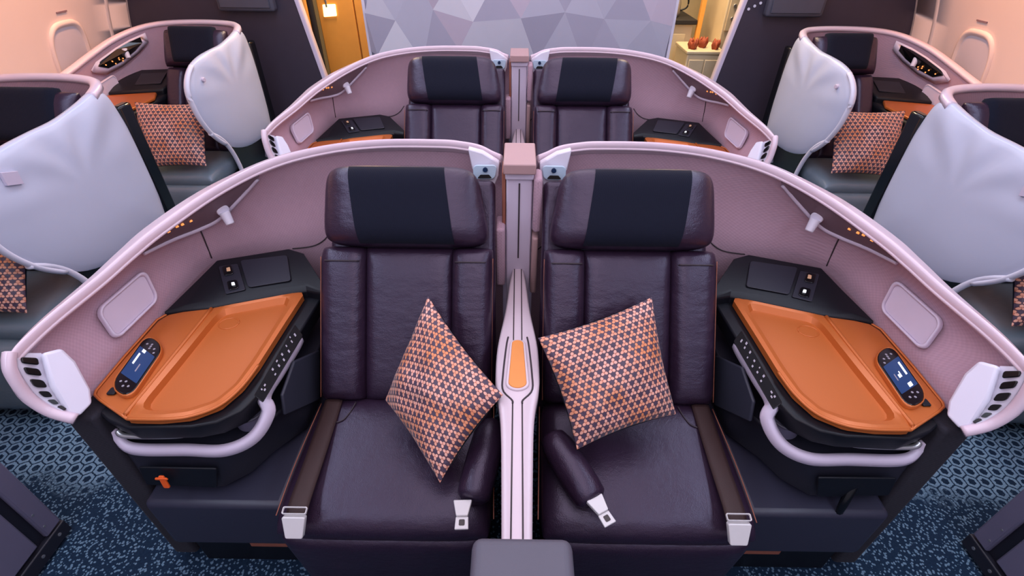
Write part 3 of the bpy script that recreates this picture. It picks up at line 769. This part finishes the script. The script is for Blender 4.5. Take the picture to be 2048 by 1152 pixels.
    plate('tongue_hole', hq2, .0015, 'belt_hole', t1, .2, 0, .0062)
    # ---- lap belt on the console side
    begin(root, mir)
    bl = [PZ(668, 800, .562), PZ(655, 840, .566), PZ(628, 920, .567), PZ(600, 1000, .565), PZ(592, 1030, .560)]
    P = spline(bl, 16)
    wb_ = lambda i: .027
    web = [[p + Vector((-wb_(0), 0, .0)), p + Vector((-.015, .0, .004)), p + Vector((.015, 0, .004)), p + Vector((wb_(0), 0, .0)), p + Vector((wb_(0), 0, -.004)), p + Vector((-wb_(0), 0, -.004))] for p in P]
    sb = loft('belt_webbing', web, 'belt_web', root, True, True)
    c = P[-1]
    q = [c + Vector((-.030, 0, .004)), c + Vector((.030, 0, .004)), c + Vector((.022, -.030, -.045)), c + Vector((-.022, -.030, -.045))]
    bk = plate('lap_belt_buckle', q, .016, 'belt_metal', root, .1)
    q = [c + Vector((-.024, .004, .014)), c + Vector((.024, .004, .014)), c + Vector((.024, .020, .016)), c + Vector((-.024, .020, .016))]
    ringplate('buckle_frame', [c + Vector((-.031, -.006, .012)), c + Vector((.031, -.006, .012)), c + Vector((.031, .012, .016)), c + Vector((-.031, .012, .016))], .006, 'belt_metal', bk, .2, 0, .25)

GR = 'paired centre seats'
seat_l = empty('business_seat', (-SX, SY, 0), 'aubergine leather seat whose console has an orange pull tag, in the front centre pair', 'airline seat', GR)
centre_seat(seat_l, 1, False)
seat_r = empty('business_seat', (SX, SY, 0), 'aubergine leather seat whose console has a black strap latch, in the front centre pair', 'airline seat', GR)
centre_seat(seat_r, -1, True)
seat_l2 = copy_tree(seat_l); seat_l2.location.y += ROW; seat_l2['label'] = 'dark centre seat behind the orange-tag seat, on the gold door side of the bulkhead'
seat_r2 = copy_tree(seat_r); seat_r2.location.y += ROW; seat_r2['label'] = 'dark centre seat in front of the bulkhead, on the galley cart side'

# ------------------------------------------------------------------ console between the paired seats
def centre_console(lbl, dy=0):
    root = empty('centre_console', (0, 1.0, 0), lbl, 'console', 'consoles between paired seats'); begin(root, 1)
    zc = .75
    L = [(1032, 1046, 522), (1022, 1053, 560), (1012, 1061, 620), (995, 1074, 690), (990, 1078, 750), (992, 1077, 780), (1001, 1072, 820), (1004, 1069, 870), (1005, 1068, 960), (1005, 1067, 1060), (1005, 1067, 1100)]
    ys, ws = [], []
    for a, b, v in L: pa, pb = PZ(a, v, zc), PZ(b, v, zc); ys.append((pa.y + pb.y) / 2); ws.append((pb.x - pa.x) / 2)
    P = spline([(w, y, 0) for w, y in zip(ws, ys)], 50)
    zt = lambda i: zc
    loft('console_top', [[(-p.x, p.y, zc - .05), (-p.x, p.y, zc - .006), (-p.x + .006, p.y, zc), (p.x - .006, p.y, zc), (p.x, p.y, zc - .006), (p.x, p.y, zc - .05)] for p in P], 'console_white', root, True, True)
    box('console_body', (-.026, .40, .0), (.026, 1.49, .705), 'dark_panel', root, .006)
    for s in (-1, 1):          # grooves either side of the central spine
        f1 = [p for p in P if p.y >= 1.10]; f0 = [p for p in P if p.y <= .885]
        for seg, nm in ((f1, 'groove'), (f0, 'groove')):
            if len(seg) > 1: loft(nm, [[(s * .0110, p.y, zc + .0012), (s * .0145, p.y, zc + .0012), (s * .0145, p.y, zc - .002), (s * .0110, p.y, zc - .002)] for p in seg if p.x > .018], 'groove', root, True, True)
        y0, y1 = .88, 1.10
        tube('groove', [(s * .0130, y0 - .004, zc + .0005), (s * .0150, y0 + .008, zc + .0005), (s * .040, y0 + .042, zc + .0005), (s * .041, y0 + .10, zc + .0005), (s * .034, y1 - .005, zc + .0005), (s * .029, y1 + .035, zc + .0005)], .0026, 'groove', root, 20, 6)
    def caps(w0, w1, y0, y1, z):
        o = []
        for k in range(13): a = math.pi * k / 12; o.append(Vector((w1 * math.cos(a), y1 + w1 * .8 * math.sin(a), z)))
        for k in range(13): a = math.pi + math.pi * k / 12; o.append(Vector((w0 * math.cos(a), y0 + w0 * .8 * math.sin(a), z)))
        return o
    a = PZ(1033, 768, zc).y; b = PZ(1035, 690, zc).y
    slab('inlay_frame', caps(.033, .024, a, b, zc + .006), (0, 0, -.01), 'console_white', root, .003)
    slab('inlay', caps(.025, .017, a, b, zc + .0085), (0, 0, -.006), 'copper_inlay', root, .0015)
    # upright divider post with slot, side pads and cap
    po = box('divider_post', (-.043, 1.50, .04), (.043, 1.62, 1.125), 'lilac_plastic', root, .006)
    box('post_slot', (-.0025, 1.497, .80), (.0025, 1.502, 1.09), 'groove', po, 0)
    box('post_head', (-.046, 1.49, 1.105), (.046, 1.62, 1.128), 'lilac_plastic', po, .004)
    box('copper_edge', (-.057, 1.505, .93), (-.045, 1.60, 1.125), 'copper_stitch', root, .003)
    box('side_pad', (-.078, 1.46, .70), (-.046, 1.56, .94), 'mauve_fabric', root, .01, 3)
    box('side_pad', (.046, 1.47, .92), (.074, 1.555, 1.12), 'mauve_fabric', root, .012, 3)
    box('side_pad', (.046, 1.47, .66), (.068, 1.55, .90), 'cap_taupe', root, .008, 3)
    box('post_cap', (-.052, 1.475, 1.13), (.052, 1.66, 1.165), 'cap_taupe', root, .004)
    return root
cc = centre_console('pale pink centre console with orange inlay between the two front pillows')
cc2 = copy_tree(cc); cc2.location.y += ROW; cc2['label'] = 'centre console and divider post between the two seats by the bulkhead'
begin(None, 1)
# rounded grey housing at the end of the console
hb = empty('divider_housing', (.004, .30, 0), 'grey rounded divider housing at the front end of the pink console', 'housing'); begin(hb, 1)
a, b = PZ(944, 1075, 1.10), PZ(1145, 1075, 1.10)
box('housing_body', (a.x, .08, .0), (b.x, a.y + .004, 1.10), 'housing_grey', hb, .014, 4)
box('housing_foot', (a.x - .01, .07, 0), (b.x + .01, a.y + .014, .03), 'black_plastic', hb, .004)

# ------------------------------------------------------------------ pillows
begin(None, 1)
def pillow(q, th, label, seed):
    P = [Vector(p) for p in q]
    c = sum(P, Vector()) / 4
    begin(None, 1)
    o = pad('throw_pillow', P, th, 'triad_print', None, 2.6, 2.6, 36, .75, .55, 1.0, .0042, seed, (1,), .07)
    pad('back_cover', P, th, 'navy_cover', o, 2.6, 2.6, 20, .75, .55, 1.0, .0, seed, (-1,), .055)
    tag(o, label, 'pillow', 'patterned throw pillows')
    return o
pillow([PT(880, 966, 1.30), PT(1006, 790, 1.33), PT(856, 592, 1.475), PT(770, 800, 1.47)], .062, 'patterned pillow balanced on one corner on the orange-tag seat, against the centre console', 1)
pillow([PT(1154, 899, 1.345), PT(1352, 828, 1.43), PT(1304, 594, 1.485), PT(1076, 676, 1.42)], .062, 'patterned pillow tilted against the backrest of the seat with the strap latch', 2)

# ------------------------------------------------------------------ handsets docked on the tables
def handset(mir, label, right):
    begin(None, 1)
    z = TZ + .0045
    cs = [PZ(u, v, z) for u, v in ((224, 778), (262, 803), (332, 700), (298, 674))]
    if mir < 0: cs = [Vector((-p.x, p.y, p.z)) for p in cs]
    c = sum(cs, Vector()) / 4
    root = empty('handset', (c.x, c.y, z), label, 'remote control', 'handsets'); begin(root, 1)
    ang = lambda s, t, dz=.014: cs[0].lerp(cs[1], s).lerp(cs[3].lerp(cs[2], s), t) + Vector((0, 0, dz))
    hb = plate('handset_body', cs, .013, 'black_gloss', root, .42)
    ringplate('handset_edge', cs, .010, 'copper_table', root, .42, -.10, .0)
    q = [ang(.08, .24, .0128), ang(.92, .24, .0128), ang(.92, .76, .0128), ang(.08, .76, .0128)]
    sc = plate('screen', q, .0012, 'screen_blue', root, .03, 0, 0, 0)
    def quad(nm, s0, s1, t0, t1, mat): plate(nm, [ang(s0, t0, .0142), ang(s1, t0, .0142), ang(s1, t1, .0142), ang(s0, t1, .0142)], .0005, mat, sc, .1, 0, 0, 0)
    if not right:
        quad('screen_line', .24, .32, .46, .66, 'icon_white'); quad('screen_line', .55, .60, .38, .52, 'icon_soft'); quad('screen_icon', .30, .46, .70, .755, 'icon_white')
    else:
        quad('screen_line', .20, .28, .45, .68, 'icon_white'); quad('screen_line', .70, .74, .44, .56, 'icon_soft')
        quad('screen_icon', .28, .46, .26, .33, 'icon_white'); quad('screen_icon', .46, .50, .46, .56, 'icon_white'); quad('screen_icon', .52, .60, .46, .52, 'icon_white')
    for (s, t) in ((.3, .86), (.5, .82), (.5, .90), (.7, .86), (.5, .86), (.3, .14), (.5, .10), (.7, .14), (.5, .18), (.78, .80)):
        cyl('button', ang(s, t, .0125), (0, 0, 1), .0032, .002, 'icon_soft', root, 8, 0)
    p = ang(.15 if mir > 0 else .15, -.02, .0); plate('dock_tab', [p + Vector((-.012, -.012, 0)), p + Vector((.010, -.012, 0)), p + Vector((.010, .012, 0)), p + Vector((-.012, .012, 0))], .006, 'black_plastic', root, .2)
handset(1, 'black handset with blue screen docked on the table above the orange pull tag', False)
handset(-1, 'black handset with blue screen docked on the table above the strap latch', True)

# ------------------------------------------------------------------ window-side seats
PITCH_S = 1.457
def side_seat(root, mir, peg):
    begin(root, mir)
    XW = -1.93
    # aisle wing, a bowed plate seen from the aisle
    outl = [(2.40, .40), (2.43, .62), (2.43, .85), (2.41, 1.02), (2.38, 1.10), (2.31, 1.125), (2.20, 1.105), (2.06, 1.085), (1.92, 1.082), (1.78, 1.075), (1.66, 1.05), (1.575, 1.0), (1.53, .93), (1.535, .84), (1.56, .75), (1.62, .65), (1.71, .56), (1.83, .48), (2.05, .42)]
    oc = spline([(0, y, z) for y, z in outl + outl[:1]], 73)[:-1]
    cy, cz = 2.02, .80
    def ringf(sc, x):
        fl = .007 * math.sin(math.pi * min(1, max(0, (1 - sc) / .6))) if x > XW else 0          # soft flutes fanning from the top corner
        return [Vector((x + fl * math.sin(9 * math.atan2(p.z - cz, p.y - cy)) * max(0, (p.z - .8) / .3), cy + (p.y - cy) * sc, cz + (p.z - cz) * sc)) for p in oc]
    wing = loft('aisle_wing', [ringf(.0, XW - .03), ringf(.5, XW - .03), ringf(.95, XW - .03), ringf(1.0, XW - .02), ringf(1.0, XW - .004), ringf(.975, XW + .006), ringf(.9, XW + .014), ringf(.8, XW + .020), ringf(.7, XW + .024), ringf(.55, XW + .028), ringf(.4, XW + .030), ringf(.15, XW + .032), ringf(.0, XW + .032)], 'pearl_shell', root, True)
    fr = [p for p in oc if p.y < 1.74 and .53 < p.z < 1.05]
    fr.sort(key=lambda p: math.atan2(p.z - .80, p.y - 2.02) % (2 * math.pi))
    tube('wing_rim', [Vector((XW, p.y, p.z)) for p in fr], .02, 'white_plastic', wing, 40, 8, (.016, .012))
    box('edge_gasket', (XW - .035, 2.41, .10), (XW + .012, 2.50, 1.03), 'black_gloss', root, .012)
    # bracket and dark infill below the wing tip
    tube('wing_bracket', [(XW, 1.60, .665), (XW, 1.69, .60), (XW, 1.76, .50), (XW, 1.80, .38), (XW, 1.82, .22)], .014, 'white_plastic', root, 14, 8)
    slab('wing_infill', [(XW - .02, 1.70, .62), (XW - .02, 1.90, .50), (XW - .02, 2.40, .44), (XW - .02, 2.40, .06), (XW - .02, 1.90, .06), (XW - .02, 1.80, .40)], (.02, 0, 0), 'black_gloss', root, .004)
    if peg:
        cyl('coat_peg', (XW + .012, 1.69, .965), (1, -.2, 0), .013, .020, 'rim_plastic', wing, 14, .003)
    else: pl = slab('wing_placard', [(XW + .029, 1.69, .965), (XW + .031, 1.75, .945), (XW + .031, 1.755, .995), (XW + .029, 1.695, 1.015)], (-.012, 0, 0), 'lilac_plastic', wing, .001)
    # wrap-around back shell with rim
    plan = [(-1.93, 2.30, 1.125), (-1.96, 2.40, 1.145), (-2.05, 2.47, 1.152), (-2.25, 2.50, 1.155), (-2.50, 2.48, 1.15), (-2.66, 2.40, 1.13), (-2.77, 2.24, 1.085), (-2.82, 2.05, 1.03), (-2.84, 1.85, .98), (-2.85, 1.65, .94)]
    R = spline(plan, 60); C = Vector((-2.35, 1.9, 0)); lin, out, rim = [], [], []
    for i, p in enumerate(R):
        d = R[min(i + 1, 59)] - R[max(i - 1, 0)]; n = Vector((-d.y, d.x, 0)).normalized()
        if n.dot(C - Vector((p.x, p.y, 0))) < 0: n = -n
        z = Vector((0, 0, 1))
        lin.append([p + n * .025 - z * .02, p + n * .016 - z * .10, p + n * .012 - z * .3, Vector((p.x, p.y, .1)) + n * .012])
        out.append([p - z * .02, p - n * .015 - z * .15, Vector((p.x, p.y, .1)) - n * .015])
        rim.append([p - n * .016 - z * .028, p - n * .014 - z * .006, p + z * .004, p + n * .022, p + n * .032 - z * .010, p + n * .03 - z * .026])
    sh = loft('shell', out, 'pearl_shell', root)
    loft('lining', lin, 'mauve_fabric', sh); loft('rim', rim, 'rim_plastic', sh, True, True)
    # light console on the window side of the lining
    lt = bvh([p for r in lin for p in r], grid_faces(60, 4))
    def on(ix, dz, off=.012):
        p = R[int(ix)]; d = R[min(int(ix) + 1, 59)] - R[int(ix) - 1]; n = Vector((-d.y, d.x, 0)).normalized()
        if n.dot(C - Vector((p.x, p.y, 0))) < 0: n = -n
        return p + n * (.014 + off) + Vector((0, 0, dz))
    tri = [on(32, -.045), on(36, -.05), on(40, -.055), on(46, -.055), on(48, -.075), on(45, -.135), on(40, -.155), on(35, -.13), on(32.5, -.09)]
    cen = sum(tri, Vector()) / len(tri); inn = [cen.lerp(p, .78) for p in tri]
    rc = loft('light_recess', [tri, [p + (C - p).normalized() * .012 * Vector((1, 1, 0)).length for p in tri], inn], 'lilac_plastic', root, True)
    mesh_obj('recess_panel', [p + Vector((.004, -.004, 0)) for p in inn], [tuple(range(len(inn)))], 'black_gloss', rc, False)
    lp = cen.lerp(tri[1], .3); lamp = cyl('reading_lamp', lp, (C - lp).normalized() + Vector((0, 0, -.4)), .02, .06, 'white_plastic', rc, 16, .003, .015)
    for k in range(7):
        p = cen.lerp(tri[4 + k % 3], .15 + .07 * k) + (C - cen).normalized() * .016; cyl('led', p, (1, -1, .3), .0045, .004, 'copper_light', rc, 8, 0)
    q = [on(43, -.30, .006), on(50, -.28, .006), on(49, -.16, .006), on(43, -.175, .006)]
    sd = plate('storage_door', q, .012, 'lilac_plastic', root, .25, .1); ringplate('door_frame', q, .012, 'lilac_plastic', sd, .25, 0, .12)
    # console, stowage unit and table by the window
    con = box('side_console', (-2.80, 1.66, .06), (-2.44, 2.34, .755), 'black_plastic', root, .02, 3)
    slab('table', [(-2.46, 1.66, .775), (-2.44, 1.95, .775), (-2.50, 2.08, .775), (-2.78, 2.00, .775), (-2.79, 1.72, .775), (-2.70, 1.64, .775), (-2.52, 1.63, .775)], (0, 0, -.02), 'copper_table', con, .006)
    su = slab('stowage_unit', [(-2.46, 2.10, .79), (-2.78, 2.00, .79), (-2.80, 2.20, .84), (-2.72, 2.33, .86), (-2.48, 2.38, .86), (-2.44, 2.24, .82)], (0, 0, -.05), 'black_plastic', root, .012, 3)
    slab('stowage_lid', [(-2.50, 2.16, .814), (-2.66, 2.12, .812), (-2.68, 2.26, .85), (-2.52, 2.30, .85)], (0, 0, -.004), 'dark_panel', su, .003)
    # seat
    dn = Vector((0, 1.90, .42)); upv = Vector((0, 2.22, .90)); tp_ = Vector((0, 2.36, 1.10)); nb = Vector((0, -.79, .61))
    bq = lambda x0, x1, a, b: [(x0, a.y, a.z), (x1, a.y, a.z), (x1, b.y, b.z), (x0, b.y, b.z)]
    br = pad('backrest', bq(-2.32, -2.08, dn, upv), .045, 'aubergine_leather', root, 8, 8, 14, .8, .45)
    pad('bolster', bq(-2.435, -2.31, dn, upv), .06, 'aubergine_leather', br, 5, 10, 12, .8, .45); pad('bolster', bq(-2.09, -1.985, dn, upv), .06, 'aubergine_leather', br, 5, 10, 12, .8, .45)
    slab('back_panel', [Vector((-2.44, dn.y, .44)) - nb * .012, Vector((-1.98, dn.y, .44)) - nb * .012, Vector((-1.99, tp_.y, 1.07)) - nb * .012, Vector((-2.43, tp_.y, 1.07)) - nb * .012], -nb * .04, 'aubergine_leather', root, .015)
    hr = pad('headrest', [Vector((-2.44, upv.y, upv.z)) + nb * .02, Vector((-1.99, upv.y, upv.z)) + nb * .02, Vector((-2.02, tp_.y, tp_.z)) + nb * .02, Vector((-2.45, tp_.y, tp_.z)) + nb * .02], .07, 'aubergine_leather', root, 5, 5, 14, .8, .42)
    pad('headrest_cover', [Vector((-2.36, upv.y, upv.z + .012)) + nb * .05, Vector((-2.06, upv.y, upv.z + .012)) + nb * .05, Vector((-2.08, tp_.y, tp_.z + .008)) + nb * .05, Vector((-2.40, tp_.y, tp_.z + .008)) + nb * .05], .045, 'cover_cloth', hr, 12, 9, 14, .8, .4)
    pad('seat_cushion', [(-2.45, 1.50, .385), (-1.965, 1.50, .385), (-1.965, 2.02, .385), (-2.45, 2.02, .385)], .05, 'slate_leather', root, 8, 6, 18, 2.0, .42)
    pad('leg_rest', [(-2.45, 1.40, .06), (-1.95, 1.40, .06), (-1.95, 1.47, .37), (-2.45, 1.47, .37)], .05, 'slate_leather', root, 8, 8, 14, 1.5, .42)
    box('seat_base', (-2.44, 1.56, .0), (-1.97, 2.3, .32), 'black_plastic', root, .02)
SG = 'window-side seats'
names = {(-1, 0): 'pale-shelled window seat across the aisle from the orange-tag seat', (-1, 1): 'window seat before the dark partition beside the gold door, coat peg on wing',
         (1, 0): 'pale-shelled window seat across the aisle from the strap-latch seat', (1, 1): 'window seat before the dark partition beside the galley, coat peg on wing'}
for s in (-1, 1):
    for k in (0, 1):
        r = empty('window_seat', (s * 2.3, 1.95, 0), names[(s, k)], 'airline seat', SG)
        side_seat(r, -s, k == 1)
        r.location.y += PITCH_S * k
begin(None, 1)
for s in (-1, 1):
    for k in (0, 1):
        y = PITCH_S * k
        P = [(-2.38, 1.49 + y, .475), (-1.985, 1.53 + y, .48), (-2.0, 1.80 + y, .79), (-2.425, 1.74 + y, .81)]
        P = [(-s * p[0], p[1], p[2]) for p in P]
        lab = {(-1, 0): 'patterned pillow under the pale wing across the aisle from the orange-tag seat', (-1, 1): 'patterned pillow in the window seat before the dark partition, on the gold door side',
               (1, 0): 'patterned pillow under the pale wing across the aisle from the strap-latch seat', (1, 1): 'patterned pillow in the window seat before the dark partition, on the galley side'}[(s, k)]
        pillow(P, .06, lab, 5 + k + s)

# ------------------------------------------------------------------ shells of the window seats one row ahead
for s in (-1, 1):
    root = empty('seat_back_shell', (s * 2.0, .6, 0), 'dark seat back shell beside the aisle, on the %s side' % ('orange-tag seat' if s < 0 else 'strap-latch seat'), 'seat shell', 'seat back shells along the aisle'); begin(root, -s)
    X = -1.60
    box('shell_body', (-2.75, -.2, .02), (X - .012, .87, 1.0), 'dark_panel', root, .012)
    box('rear_panel', (X - .014, .83, .075), (X + .004, .892, 1.0), 'shell_slate', root, .006)
    box('side_panel', (X - .014, -.2, .085), (X + .004, .795, 1.0), 'shell_slate', root, .006)
    box('kick_plate', (X - .014, -.2, .012), (X + .008, .895, .07), 'dark_panel', root, .004)
    for y in (.60, .78, .855): cyl('screw', (X + .007, y, .045), (1, 0, 0), .006, .003, 'steel', root, 10, 0)
    for z in (.12, .19): cyl('screw', (X + .003, .845, z), (1, 0, 0), .004, .003, 'steel', root, 10, 0)
begin(None, 1)
